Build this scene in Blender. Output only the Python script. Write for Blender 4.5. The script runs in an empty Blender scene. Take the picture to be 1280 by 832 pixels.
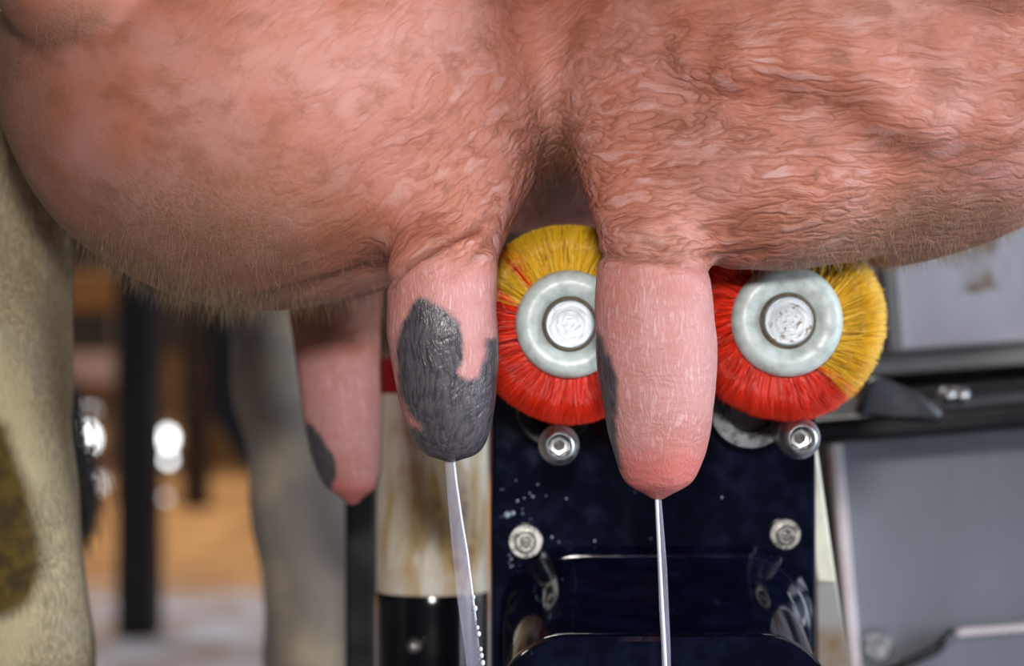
import bpy, bmesh, math, random
import numpy as np
from mathutils import Vector, Matrix

random.seed(7)
rng = np.random.default_rng(11)
scene = bpy.context.scene
COL = scene.collection

# ------------------------------------------------------------------ camera, world, light, exposure
CAM_Z, CAM_D = 0.55, 0.60            # camera height, distance to the plane of the front teats (y = 0)
MPP = 0.0002                          # metres per picture unit on that plane (1280 wide)
cam_data = bpy.data.cameras.new('camera')
cam = bpy.data.objects.new('camera', cam_data)
COL.objects.link(cam)
cam.location = (0, -CAM_D, CAM_Z)
cam.rotation_euler = (math.pi / 2, 0, 0)
cam_data.sensor_width = 36
cam_data.lens = 36 * CAM_D / (1280 * MPP)
cam_data.clip_start = 0.02
cam_data.clip_end = 60
cam_data.dof.use_dof = True
cam_data.dof.focus_distance = 0.605
cam_data.dof.aperture_fstop = 11.5
scene.camera = cam

world = bpy.data.worlds.new('barn_air')
scene.world = world
world.use_nodes = True
world.node_tree.nodes['Background'].inputs[0].default_value = (0.75, 0.85, 1.0, 1)
world.node_tree.nodes['Background'].inputs[1].default_value = 0.055

def area_light(name, loc, target, energy, sx, sy, color=(1, 1, 1)):
    d = bpy.data.lights.new(name, 'AREA')
    d.shape = 'RECTANGLE'
    d.size, d.size_y, d.energy, d.color = sx, sy, energy, color
    o = bpy.data.objects.new(name, d)
    COL.objects.link(o)
    o.location = loc
    o.rotation_euler = (Vector(target) - Vector(loc)).to_track_quat('-Z', 'Y').to_euler()
    return o

# the flash on top of the camera, and the daylight coming through the barn roof far behind
area_light('camera_flash', (0.004, -0.60, CAM_Z + 0.105), (0, 0.0, CAM_Z + 0.02), 0.62, 0.055, 0.035, (1.0, 0.97, 0.93)).data.spread = math.radians(76)
area_light('roof_daylight', (-1.6, 6.6, 4.2), (-1.6, 6.8, 0), 270, 5.0, 3.6, (1.0, 0.96, 0.9))
area_light('side_daylight', (1.9, -0.45, 0.78), (0.25, 0.34, 0.5), 46, 0.9, 0.9, (0.80, 0.90, 1.0))

vs = scene.view_settings
vs.view_transform = 'Standard'
vs.look = 'None'
vs.gamma = 1
vs.use_curve_mapping = False
vs.exposure = 0.0

# ------------------------------------------------------------------ helpers
def P(px, py, y=0.0):
    s = MPP * (CAM_D + y) / CAM_D
    return Vector(((px - 640) * s, y, CAM_Z + (416 - py) * s))

def S(px, y=0.0):
    return px * MPP * (CAM_D + y) / CAM_D

def lin(r, g, b):
    f = lambda c: (c / 255 / 12.92) if c <= 10 else ((c / 255 + 0.055) / 1.055) ** 2.4
    return (f(r), f(g), f(b), 1.0)

class NT:
    """small node-tree helper"""
    def __init__(self, name):
        self.m = bpy.data.materials.new(name)
        self.m.use_nodes = True
        self.t = self.m.node_tree
        self.b = self.t.nodes['Principled BSDF']
        self._tc = None
    def n(self, typ, **kw):
        nd = self.t.nodes.new(typ)
        for k, v in kw.items():
            setattr(nd, k, v)
        return nd
    def l(self, a, b):
        self.t.links.new(a, b)
    def put(self, sock, v):
        if hasattr(v, 'is_output'):
            self.l(v, sock)
        else:
            sock.default_value = v
    def obj(self):
        if self._tc is None:
            self._tc = self.n('ShaderNodeTexCoord').outputs['Object']
        return self._tc
    def mapping(self, vec, scale=(1, 1, 1), rot=(0, 0, 0)):
        nd = self.n('ShaderNodeMapping')
        self.l(vec, nd.inputs['Vector'])
        nd.inputs['Rotation'].default_value = rot
        nd.inputs['Scale'].default_value = scale
        return nd.outputs[0]
    def noise(self, vec, scale, detail=3, rough=0.5, dist=0.0):
        nd = self.n('ShaderNodeTexNoise')
        self.l(vec, nd.inputs['Vector'])
        nd.inputs['Scale'].default_value = scale
        nd.inputs['Detail'].default_value = detail
        nd.inputs['Roughness'].default_value = rough
        nd.inputs['Distortion'].default_value = dist
        return nd.outputs[0]
    def math(self, op, a, b=0.0, c=0.0):
        nd = self.n('ShaderNodeMath', operation=op)
        self.put(nd.inputs[0], a)
        self.put(nd.inputs[1], b)
        self.put(nd.inputs[2], c)
        return nd.outputs[0]
    def ss(self, v, lo, hi, a=0.0, b=1.0):
        nd = self.n('ShaderNodeMapRange', interpolation_type='SMOOTHSTEP')
        self.put(nd.inputs[0], v)
        for k, x in ((1, lo), (2, hi), (3, a), (4, b)):
            nd.inputs[k].default_value = x
        return nd.outputs[0]
    def mix(self, fac, a, b):
        nd = self.n('ShaderNodeMix', data_type='RGBA')
        self.put(nd.inputs[0], fac)
        self.put(nd.inputs[6], a)
        self.put(nd.inputs[7], b)
        return nd.outputs[2]
    def attr(self, name):
        return self.n('ShaderNodeAttribute', attribute_name=name).outputs['Fac']
    def bump(self, h, strength, dist):
        nd = self.n('ShaderNodeBump')
        self.put(nd.inputs['Strength'], strength)
        nd.inputs['Distance'].default_value = dist
        self.l(h, nd.inputs['Height'])
        self.l(nd.outputs[0], self.b.inputs['Normal'])
    def set(self, **kw):
        for k, v in kw.items():
            self.put(self.b.inputs[k.replace('_', ' ')], v)
        return self

def plain(name, col, rough=0.5, metal=0.0, vary=0.25, scale=60, bump=0.0, bdist=0.001, col2=None, detail=4, coat=0.0, spec=0.5):
    t = NT(name)
    nz = t.noise(t.obj(), scale, detail, 0.6)
    c2 = col2 or tuple(c * (1 - vary) for c in col[:3]) + (1,)
    t.set(Base_Color=t.mix(t.ss(nz, 0.35, 0.68), col, c2), Metallic=metal,
          Roughness=t.ss(nz, 0.3, 0.7, rough * 0.85, rough * 1.15))
    t.b.inputs['Coat Weight'].default_value = coat
    t.b.inputs['Specular IOR Level'].default_value = spec
    if bump:
        t.bump(nz, bump, bdist)
    return t.m

def tag(o, label=None, cat=None, group=None, kind=None):
    for k, v in (('label', label), ('category', cat), ('group', group), ('kind', kind)):
        if v:
            o[k] = v
    return o

def thing(name, loc, label, cat, group=None):
    o = bpy.data.objects.new(name, None)
    COL.objects.link(o)
    o.empty_display_size = 0.02
    o.location = loc
    return tag(o, label, cat, group)

def link(name, me, mat, parent=None, smooth=True):
    if mat is not None and not me.materials:
        me.materials.append(mat)
    if smooth:
        me.shade_smooth()
    o = bpy.data.objects.new(name, me)
    COL.objects.link(o)
    if parent is not None:
        o.parent = parent
        root = parent
        M = Matrix.Translation(-root.location) if root.type == 'EMPTY' else Matrix.Identity(4)
        o.matrix_parent_inverse = M
    return o

def from_bm(name, bm, mat, parent=None, smooth=True, sharp=None):
    me = bpy.data.meshes.new(name)
    bmesh.ops.recalc_face_normals(bm, faces=bm.faces)
    bm.to_mesh(me)
    bm.free()
    o = link(name, me, mat, parent, smooth)
    if smooth and sharp:
        try:
            me.set_sharp_from_angle(angle=math.radians(sharp))
        except Exception:
            pass
    return o

def from_np(name, v, f, mat, parent=None, smooth=True):
    me = bpy.data.meshes.new(name)
    f = np.asarray(f, dtype=np.int32)
    k = f.shape[1]
    me.vertices.add(len(v))
    me.vertices.foreach_set('co', np.asarray(v, dtype=np.float32).ravel())
    me.loops.add(f.size)
    me.loops.foreach_set('vertex_index', f.ravel())
    me.polygons.add(len(f))
    me.polygons.foreach_set('loop_start', np.arange(0, f.size, k, dtype=np.int32))
    me.update(calc_edges=True)
    me.validate()
    return link(name, me, mat, parent, smooth)

def box_bm(c, size, bevel=0.0, seg=2, rot=None, bm=None):
    bm = bm or bmesh.new()
    r = bmesh.ops.create_cube(bm, size=1.0)
    M = Matrix.Translation(c) @ (rot or Matrix.Identity(4)) @ Matrix.Diagonal((*size, 1))
    bmesh.ops.transform(bm, matrix=M, verts=r['verts'])
    if bevel:
        es = list({e for v in r['verts'] for e in v.link_edges})
        bmesh.ops.bevel(bm, geom=es, offset=bevel, segments=seg, profile=0.5, affect='EDGES')
    return bm

def lathe_bm(prof, seg=48, M=None, bm=None, close=True):
    """prof: (radius, height) along local -Y (towards the camera)"""
    bm = bm or bmesh.new()
    M = M or Matrix.Identity(4)
    rings = []
    for r, h in prof:
        if r < 1e-7:
            rings.append([bm.verts.new(M @ Vector((0, -h, 0)))])
        else:
            rings.append([bm.verts.new(M @ Vector((r * math.cos(2 * math.pi * k / seg), -h, r * math.sin(2 * math.pi * k / seg)))) for k in range(seg)])
    for a, b in zip(rings, rings[1:]):
        for k in range(seg):
            k2 = (k + 1) % seg
            vs_ = [a[k % len(a)], a[k2 % len(a)], b[k2 % len(b)], b[k % len(b)]]
            u = []
            for x in vs_:
                if x not in u:
                    u.append(x)
            if len(u) > 2:
                bm.faces.new(u)
    if close:
        for rg in (rings[0], rings[-1]):
            if len(rg) > 2:
                bm.faces.new(rg)
    return bm

UP = Matrix.Rotation(math.radians(-90), 4, 'X')     # local -Y of a lathe becomes +Z

def prism_bm(pts, y0, y1, bevel=0.0, seg=2):
    """polygon in x-z given as (x, z), extruded from y0 to y1"""
    bm = bmesh.new()
    a = [bm.verts.new((x, y0, z)) for x, z in pts]
    b = [bm.verts.new((x, y1, z)) for x, z in pts]
    n = len(pts)
    bm.faces.new(a)
    bm.faces.new(b[::-1])
    for k in range(n):
        bm.faces.new([a[k], b[k], b[(k + 1) % n], a[(k + 1) % n]])
    if bevel:
        bmesh.ops.bevel(bm, geom=list(bm.edges), offset=bevel, segments=seg, profile=0.5, affect='EDGES')
    return bm

def smooth01(x, a, b):
    t = np.clip((x - a) / (b - a), 0, 1)
    return t * t * (3 - 2 * t)

def perlin(p, seed=0):
    """gradient noise, p: n x 3"""
    r = np.random.default_rng(seed)
    perm = r.permutation(256)
    perm = np.concatenate([perm, perm, perm])
    g = r.normal(size=(256, 3))
    g /= np.linalg.norm(g, axis=1, keepdims=True)
    i = np.floor(p).astype(np.int64)
    f = p - i
    i &= 255
    u = f * f * f * (f * (f * 6 - 15) + 10)
    out = 0
    for dx in (0, 1):
        wx = u[:, 0] if dx else 1 - u[:, 0]
        for dy in (0, 1):
            wy = u[:, 1] if dy else 1 - u[:, 1]
            for dz in (0, 1):
                wz = u[:, 2] if dz else 1 - u[:, 2]
                h = perm[perm[perm[i[:, 0] + dx] + i[:, 1] + dy] + i[:, 2] + dz]
                d = f - np.array([dx, dy, dz])
                out = out + wx * wy * wz * np.einsum('ij,ij->i', g[h], d)
    return out

def strands(roots, dirs, lengths, width, droop, nseg=3):
    """thin three-sided tapering hairs: arrays -> verts, triangles"""
    n = len(roots)
    d = dirs / np.linalg.norm(dirs, axis=1, keepdims=True)
    a = np.cross(d, rng.normal(size=(n, 3)))
    a /= np.linalg.norm(a, axis=1, keepdims=True)
    b = np.cross(d, a)
    V, F = [], []
    w = width if np.ndim(width) else np.full(n, width)
    for k in range(nseg + 1):
        t = k / nseg
        c = roots + d * (lengths * t)[:, None] + droop * ((t * t) * lengths)[:, None] + a * (0.15 * lengths * t * t)[:, None]
        rad = (w * (1 - 0.8 * t))[:, None]
        for j in range(3):
            an = 2 * math.pi * j / 3
            V.append(c + rad * (math.cos(an) * a + math.sin(an) * b))
    V = np.stack(V, 1)                     # n x 3(nseg+1) x 3
    q = []
    for k in range(nseg):
        for j in range(3):
            p0, p1 = 3 * k + j, 3 * k + (j + 1) % 3
            q += [(p0, p1, p1 + 3), (p0, p1 + 3, p0 + 3)]
    q.append((3 * nseg, 3 * nseg + 1, 3 * nseg + 2))
    q = np.array(q)
    F = (q[None] + (np.arange(n) * V.shape[1])[:, None, None]).reshape(-1, 3)
    return V.reshape(-1, 3), F

# ------------------------------------------------------------------ materials of the setting and the machine
def mat_floor():
    t = NT('bedding_floor')
    o = t.obj()
    big = t.noise(o, 1.1, 4, 0.6)
    fine = t.noise(o, 9, 6, 0.7)
    saw = t.mix(t.ss(fine, 0.3, 0.7), lin(214, 160, 98), lin(150, 98, 50))
    saw = t.mix(t.ss(big, 0.52, 0.7), saw, lin(120, 76, 44))
    wet = t.mix(t.ss(t.noise(o, 5, 5, .7), 0.40, 0.62), lin(205, 205, 222), lin(150, 112, 80))
    sep = t.n('ShaderNodeSeparateXYZ')
    t.l(o, sep.inputs[0])
    edge = t.math('ADD', sep.outputs[1], t.math('MULTIPLY', t.math('SUBTRACT', big, 0.5), 2.6))
    t.set(Base_Color=t.mix(t.ss(edge, 4.1, 5.0), wet, saw), Roughness=t.ss(edge, 4.1, 5.0, 0.45, 0.9))
    t.bump(fine, 0.6, 0.03)
    return t.m

M_floor = mat_floor()
M_wallwood = plain('old_brown_boards', lin(126, 92, 52), 0.8, vary=0.45, scale=4)
M_darkwood = plain('dark_wood', lin(44, 28, 22), 0.7, vary=0.5, scale=9)
M_darksteel = plain('dark_painted_steel', lin(26, 22, 26), 0.5, vary=0.4, scale=14)
M_tanwood = plain('tan_wood', lin(140, 96, 44), 0.7, vary=0.35, scale=8)
M_palewood = plain('pale_pink_board', lin(200, 170, 160), 0.6, vary=0.2, scale=10)
M_greypaint = plain('grey_post_paint', lin(150, 135, 118), 0.6, vary=0.35, scale=8)

def mat_emit(name, col, s):
    t = NT(name)
    t.set(Base_Color=(0.8, 0.8, 0.8, 1), Emission_Color=col, Emission_Strength=s)
    return t.m
M_glow = mat_emit('bright_glow_disc', (0.92, 0.97, 1.0, 1), 7.0)
M_glowdim = mat_emit('dim_glow_disc', (0.85, 0.92, 1.0, 1), 1.5)

def mat_panel(name, base, stain, amount=0.66, rough=0.42):
    t = NT(name)
    o = t.obj()
    n1 = t.noise(o, 14, 4, 0.6)
    n2 = t.noise(t.mapping(o, (60, 60, 14)), 1.0, 4, 0.6)
    n3 = t.noise(o, 31, 3, 0.5)
    c = t.mix(t.ss(n2, 0.3, 0.75), base, tuple(x * 0.86 for x in base[:3]) + (1,))
    c = t.mix(t.math('MULTIPLY', t.ss(n1, amount, amount + 0.07), t.ss(n3, 0.4, 0.6)), c, stain)
    t.set(Base_Color=c, Roughness=rough)
    t.b.inputs['Metallic'].default_value = 0.0
    return t.m
M_panel = mat_panel('pale_grey_panel', lin(214, 212, 220), lin(140, 116, 84), 0.58)
M_panel2 = mat_panel('blue_grey_panel', lin(122, 125, 134), lin(98, 82, 66), 0.66)
M_strip = plain('pinkish_white_edge', lin(224, 212, 214), 0.45, vary=0.12, scale=90)
M_cream = plain('cream_plastic', lin(228, 226, 208), 0.45, vary=0.15, scale=60)
M_greysteel = mat_panel('dull_zinc', lin(150, 148, 146), lin(120, 86, 40), 0.55, 0.5)
M_black = plain('black_rail', lin(12, 14, 20), 0.35, vary=0.5, scale=40)
M_railtop = plain('speckled_grey_rail', lin(64, 66, 74), 0.3, vary=0.6, scale=130, bump=0.4)  # separate speckled grey for the rail's upper face and link plate
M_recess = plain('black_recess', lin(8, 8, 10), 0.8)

def mat_housing():
    t = NT('glossy_navy_black_plastic')
    n = t.noise(t.obj(), 120, 4, 0.6)
    t.set(Base_Color=t.mix(t.ss(n, 0.4, 0.7), lin(5, 8, 22), lin(12, 18, 40)), Roughness=t.ss(n, 0.4, 0.75, 0.06, 0.14))
    t.b.inputs['Specular IOR Level'].default_value = 0.6
    return t.m
M_housing = mat_housing()

def mat_steel(name, col, rough, dirt=0.0, scale=400):
    t = NT(name)
    n = t.noise(t.obj(), scale, 5, 0.65)
    c = t.mix(t.ss(n, 0.62 - dirt, 0.72 - dirt), col, lin(120, 92, 60)) if dirt else col
    t.set(Base_Color=c, Metallic=t.ss(n, 0.62 - dirt, 0.72 - dirt, 1.0, 0.2) if dirt else 1.0, Roughness=t.ss(n, 0.3, 0.7, rough * 0.7, rough * 1.3))
    t.bump(n, 0.25, 0.0002)
    return t.m
M_steel = mat_steel('turned_steel', lin(190, 192, 196), 0.40)
def mat_shaft(name, c, dirt):
    """turned end face: rings about the shaft's own centre"""
    t = NT(name)
    sub = t.n('ShaderNodeVectorMath', operation='SUBTRACT')
    t.l(t.obj(), sub.inputs[0]); sub.inputs[1].default_value = c
    sep = t.n('ShaderNodeSeparateXYZ'); t.l(sub.outputs[0], sep.inputs[0])
    rad = t.math('SQRT', t.math('ADD', t.math('MULTIPLY', sep.outputs[0], sep.outputs[0]), t.math('MULTIPLY', sep.outputs[2], sep.outputs[2])))
    an = t.math('ARCTAN2', sep.outputs[2], sep.outputs[0])
    comb = t.n('ShaderNodeCombineXYZ')
    t.l(t.math('MULTIPLY', rad, 1400), comb.inputs[0]); t.l(t.math('MULTIPLY', an, 0.9), comb.inputs[1])
    n = t.noise(comb.outputs[0], 1.0, 4, 0.65)
    comb2 = t.n('ShaderNodeCombineXYZ')
    t.l(t.math('MULTIPLY', rad, 500), comb2.inputs[0]); t.l(t.math('MULTIPLY', an, 1.3), comb2.inputs[1])
    g = t.ss(t.noise(comb2.outputs[0], 1.0, 5, 0.7), 0.64 - dirt, 0.70 - dirt)
    t.set(Base_Color=t.mix(t.math('MULTIPLY', g, 0.8), t.mix(n, lin(184, 190, 194), lin(146, 152, 158)), lin(120, 96, 62)),
          Metallic=t.math('SUBTRACT', 1.0, t.math('MULTIPLY', g, 0.8)), Roughness=t.ss(n, 0.3, 0.7, 0.48, 0.62))
    t.bump(n, 0.15, 0.0003)
    return t.m
M_bolt = mat_steel('bolt_steel', lin(172, 170, 166), 0.30)
M_boss = mat_steel('boss_steel', lin(96, 96, 100), 0.3)
M_shaft = mat_steel('matt_shaft_steel', lin(168, 172, 176), 0.55)
M_steeldull = mat_steel('dull_steel', lin(176, 172, 170), 0.42)
M_steeldirty = mat_steel('dirty_turned_steel', lin(168, 170, 172), 0.55, 0.10, 300)
M_socket = plain('dark_socket', lin(60, 60, 62), 0.45, 0.8)

def mat_flange():
    t = NT('milky_grey_plastic')
    n = t.noise(t.obj(), 260, 4, 0.6)
    t.set(Base_Color=t.mix(t.ss(n, 0.35, 0.75), lin(196, 206, 204), lin(160, 172, 168)), Roughness=t.ss(n, 0.35, 0.7, 0.32, 0.5),
          Subsurface_Weight=0.25)
    t.b.inputs['Subsurface Radius'].default_value = (0.002, 0.002, 0.002)
    t.b.inputs['Subsurface Scale'].default_value = 1.0
    t.bump(n, 0.15, 0.0006)
    return t.m
M_flange = mat_flange()
M_dirtring = plain('brown_grime', lin(112, 92, 66), 0.7, vary=0.5, scale=500)

def mat_bristle(name, c1, c2):
    t = NT(name)
    n2 = t.noise(t.obj(), 130, 2, 0.5)
    tone = t.attr('tone')
    c = t.mix(tone, c1, c2)
    c = t.mix(t.ss(tone, 0.82, 0.9, 0.0, 0.75), c, tuple(x * 0.35 for x in c2[:3]) + (1,))
    c = t.mix(t.ss(tone, 0.12, 0.06, 0.0, 0.5), c, tuple(min(1, x * 1.2 + .08) for x in c1[:3]) + (1,))
    t.set(Base_Color=t.mix(t.ss(n2, 0.62, 0.78, 0, .6), c, tuple(x * 0.6 for x in c2[:3]) + (1,)), Roughness=0.22)
    return t.m
M_red = mat_bristle('red_bristle', lin(250, 66, 28), lin(232, 30, 16))
M_yellow = mat_bristle('yellow_bristle', lin(250, 206, 52), lin(232, 168, 26))

def mat_milk():
    t = NT('thin_milk')
    n = t.noise(t.mapping(t.obj(), (600, 600, 60)), 1.0, 3, 0.5)
    t.set(Base_Color=t.mix(t.ss(n, 0.35, 0.65), lin(206, 206, 224), lin(170, 168, 196)), Roughness=0.15, Alpha=t.ss(n, 0.3, 0.7, 0.14, 0.38))
    return t.m
M_milk = mat_milk()
M_milkcore = plain('white_milk', lin(236, 238, 248), 0.12, vary=0.08, scale=300)

def mat_drop():
    t = NT('water_droplet')
    t.set(Base_Color=lin(190, 205, 225), Roughness=0.05)
    t.b.inputs['Transmission Weight'].default_value = 0.45
    return t.m
M_drop = mat_drop()

# ------------------------------------------------------------------ the barn: floor, far wall, added glowing spots
def structure(o):
    o['kind'] = 'structure'
    return o

bm = bmesh.new()
bmesh.ops.create_grid(bm, x_segments=40, y_segments=40, size=1.0)
bmesh.ops.transform(bm, matrix=Matrix.Translation((0, 4.0, 0)) @ Matrix.Diagonal((7, 6.2, 1, 1)), verts=bm.verts)
structure(from_bm('floor', bm, M_floor))
structure(from_bm('wall_back', box_bm((0, 9.3, 1.5), (13.6, 0.2, 3.0)), M_wallwood, smooth=False))

YW = 9.2
k = 0
for px, py, w, h, m in ((106, 548, 26, 30, M_glow), (210, 548, 14, 22, M_glow), (211, 574, 9, 10, M_glow), (118, 604, 26, 18, M_glowdim),
                        (207, 622, 8, 8, M_glowdim), (112, 512, 18, 6, M_glowdim)):
    k += 1
    yy = YW - 0.02
    c = P(px, py, yy)
    if c.z < 0.05:
        yy = CAM_D * 0 + (CAM_Z - 0.06) / ((py - 416) * MPP / CAM_D) - CAM_D
        c = P(px, py, yy)
    w_, h_ = S(w, yy), S(h, yy)
    pane = structure(from_bm('glow_spot_%d' % k, lathe_bm([(0.5, 0), (0.5, 0.01), (0.0, 0.012)], 24, Matrix.Translation(c) @ Matrix.Diagonal((w_, 1, h_, 1))), m))  # self-glowing discs added to imitate bright blurred spots of light

def solid(name, px0, py0, px1, py1, y, depth, mat, label, cat, to_floor=False, bevel=0.01, parent=None):
    a, b = P(px0, py0, y), P(px1, py1, y)
    z0 = 0.0 if to_floor else min(a.z, b.z)
    z1 = max(a.z, b.z)
    o = from_bm(name, box_bm(((a.x + b.x) / 2, y + depth / 2, (z0 + z1) / 2), (abs(b.x - a.x), depth, z1 - z0), bevel), mat, parent, sharp=22)
    if label:
        tag(o, label, cat)
    return o

solid('barn_post', 143, 60, 196, 800, 3.75, 0.09, M_darksteel, 'thick near-black barn post standing nearest behind the tan leg', 'post', True)
solid('barn_post', 226, 60, 260, 630, 6.9, 0.09, M_darkwood, 'thinner dark brown barn post right of the thick black post', 'post', True)
solid('barn_post', 141, 200, 163, 470, 7.6, 0.06, M_greypaint, 'slim greyish post far back beside the thick black post', 'post', True, 0.006)
pr = P(0, 0, 6.2)
def poly(name, pts, y, depth, mat, label, cat, bevel=0.008):
    q = [P(a, b, y) for a, b in pts]
    return tag(from_bm(name, prism_bm([(v.x, v.z) for v in q], y, y + depth, bevel), mat, None, sharp=22), label, cat)
poly('dark_partition', [(259, 300), (312, 300), (318, 606), (262, 520)], 2.6, 0.05, M_darksteel,
     'black partition board with a slanting lower edge beside the grey leg', 'partition')
poly('barn_rail', [(-300, 338), (170, 338), (170, 388), (-300, 388)], 7.2, 0.12, M_tanwood,
     'brown wooden rail running across between the tan leg and dark post', 'rail')
poly('pale_board', [(30, 434), (146, 436), (148, 482), (30, 484)], 9.1, 0.105, M_palewood,
     'pale pinkish board low behind the tan leg', 'board', 0.02)
poly('dark_boarding', [(-400, 150), (700, 150), (700, 440), (-400, 440)], 8.4, 0.05, M_darkwood,
     'dark brown boarding hung across the far end of the barn', 'boarding')

# ------------------------------------------------------------------ grey machine panels on the far side (tilted a little)
TILT = Matrix.Rotation(math.radians(-4.4), 4, 'Y')
def tilted(o, piv):
    pass
def panel_poly(name, pts, y, depth, mat, parent=None, bevel=0.0015):
    q = [P(a, b, y) for a, b in pts]
    return from_bm(name, prism_bm([(v.x, v.z) for v in q], y, y + depth, bevel), mat, parent, sharp=20)

T = 0.077
def up(x, x0, y0):            # a line that rises to the right like the machine does
    return y0 - (x - x0) * T
cab = thing('machine_cover', P(1300, 300, 0.36), 'pale grey machine cover panel under the udder above the black rail', 'panel')
panel_poly('panel', [(1090, up(1090, 1095, 442)), (2400, up(2400, 1095, 442)), (2350, 70), (1066, 70)], 0.34, 0.02, M_panel, cab)
panel_poly('lower_lip', [(1085, up(1085, 1095, 444)), (2400, up(2400, 1095, 444)), (2400, up(2400, 1095, 470)), (1088, up(1088, 1095, 470))], 0.352, 0.02, M_greysteel, cab)  # darker zinc tone imitates shade on the panel's bent-back bottom
panel_poly('seam_strip', [(1112, up(1112, 1095, 440)), (1130, up(1130, 1095, 440)), (1112, 180), (1094, 180)], 0.3375, 0.003, M_greysteel, cab, 0.0005)

rec = tag(panel_poly('gap_shade_sheet', [(1000, 330), (2600, 330), (2600, 640), (1000, 640)], 0.47, 0.02, M_recess), 'black sheet standing in for the shade in the gap above the rail', 'board')  # black sheet added behind the gap to imitate its shade

low = thing('machine_cabinet', (0.35, 0.36, 0.0), 'blue-grey cabinet side with light edge strip below the black rail', 'cabinet')
zf = lambda o: o
bot = 2300
pp = [(1040, up(1040, 1040, 540)), (2400, up(2400, 1040, 540)), (2440, bot), (1040 + (bot - 540) * T, bot)]
panel_poly('panel', pp, 0.30, 0.010, M_panel2, low)
panel_poly('dark_frame', [(a_ + 14, b_ + 4) for a_, b_ in pp], 0.311, 0.11, M_recess, low)
panel_poly('edge_strip', [(1037, 543), (1051, 542), (1051 + 1300 * 0.09, 1842), (1035 + 1300 * 0.09, 1842)], 0.292, 0.008, M_strip, low, 0.0008)
panel_poly('lower_sheet', [(1186, 797), (1200, up(1200, 1190, 788)), (2400, up(2400, 1190, 788)), (2400, 1700), (1120, 1700), (1112, 838)], 0.292, 0.012, M_panel2, low)
panel_poly('sheet_edge', [(1188, 794), (1202, up(1202, 1190, 786)), (2400, up(2400, 1190, 786)), (2400, up(2400, 1190, 796)), (1202, up(1202, 1190, 797))], 0.288, 0.006, M_strip, low, 0.001)
panel_poly('foot', [(1110, 2000), (2300, 2000), (2300, 2375 - 545), (1110, 1830)], 0.32, 0.1, M_black, low)
bm = lathe_bm([(S(21, .29), 0), (S(21, .29), .003), (S(17, .29), .0055), (S(9, .29), .0055), (S(8, .29), .002), (0, .002)], 40, Matrix.Translation(P(1095, 805, 0.30)))
b_ = from_bm('round_bolt', bm, M_steel, low, sharp=50)
tag(b_, 'shiny round bolt at the bottom of the edge strip')
cb = [P(1095, 845, .285), P(1140, 826, .285), P(1170, 812, .285), P(1192, 788, .285)]
def tube_np(pts, radii, seg=10):
    pts = [np.array(p) for p in pts]
    V, n = [], len(pts)
    for i, p in enumerate(pts):
        d = pts[min(i + 1, n - 1)] - pts[max(i - 1, 0)]
        d = d / np.linalg.norm(d)
        a = np.cross(d, (0, 1, 0.01)); a /= np.linalg.norm(a)
        b = np.cross(d, a)
        ra, rb = radii[i] if np.ndim(radii[i]) else (radii[i], radii[i])
        for j in range(seg):
            t = 2 * math.pi * j / seg
            V.append(p + ra * math.cos(t) * a + rb * math.sin(t) * b)
    V += [pts[0], pts[-1]]
    F = []
    for i in range(n - 1):
        for j in range(seg):
            j2 = (j + 1) % seg
            F += [(i * seg + j, i * seg + j2, (i + 1) * seg + j2), (i * seg + j, (i + 1) * seg + j2, (i + 1) * seg + j)]
    c0, c1 = n * seg, n * seg + 1
    for j in range(seg):
        j2 = (j + 1) % seg
        F += [(c0, j2, j), (c1, (n - 1) * seg + j, (n - 1) * seg + j2)]
    return np.array(V), np.array(F)
v, f = tube_np(cb, [.0017] * 4)
from_np('cable', v, f, M_black, low)

rail = thing('machine_rail', P(1150, 550, 0.25), 'black rail with grey top crossing behind the right brush', 'rail')
panel_poly('front_face', [(1000, up(1000, 1030, 522)), (2300, up(2300, 1030, 518)), (2300, up(2300, 1030, 556)), (1000, up(1000, 1030, 557))], 0.235, 0.05, M_black, rail, 0.003)
q0, q1 = P(1000, up(1000, 1030, 520), 0.24), P(2300, up(2300, 1030, 516), 0.24)
q2, q3 = P(2300, up(2300, 1030, 487), 0.42), P(1000, up(1000, 1030, 492), 0.42)
bm = bmesh.new()
top = [bm.verts.new(q) for q in (q0, q1, q2, q3)]
bt = [bm.verts.new(q - Vector((0, 0, .006))) for q in (q0, q1, q2, q3)]
bm.faces.new(top); bm.faces.new(bt[::-1])
for i in range(4):
    bm.faces.new([top[i], bt[i], bt[(i + 1) % 4], top[(i + 1) % 4]])
from_bm('top_face', bm, M_railtop, rail, False)
panel_poly('link_plate', [(1085, 474), (1098, 470), (1150, 491), (1182, 518), (1172, 526), (1120, 520), (1070, 520)], 0.225, 0.012, M_railtop, rail, 0.002)
for px, py in ((1183, 494), (1199, 494)):
    bm = lathe_bm([(S(11, .26), 0), (S(11, .26), .004), (S(6, .26), .007), (0, .0075)], 24, Matrix.Translation(P(px, py, 0.262)))
    from_bm('bolt', bm, M_steel, rail)

wedge = thing('side_bracket', P(1035, 800, 0.13), 'narrow cream and zinc bracket strip beside the black housing', 'bracket')
panel_poly('cream_strip', [(1012, 540), (1022, 560), (1046, 728), (1022, 728), (1016, 700)], 0.125, 0.03, M_cream, wedge, 0.001)
panel_poly('zinc_leg', [(1018, 722), (1046, 722), (1062, 840), (1070, 1600), (1030, 1600), (1024, 840)], 0.127, 0.03, M_greysteel, wedge, 0.001)
fz = P(1050, 1600, .14)
from_bm('foot_bar', box_bm((fz.x, .142, fz.z / 2), (.012, .02, fz.z + .004), .001), M_greysteel, wedge)

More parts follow.
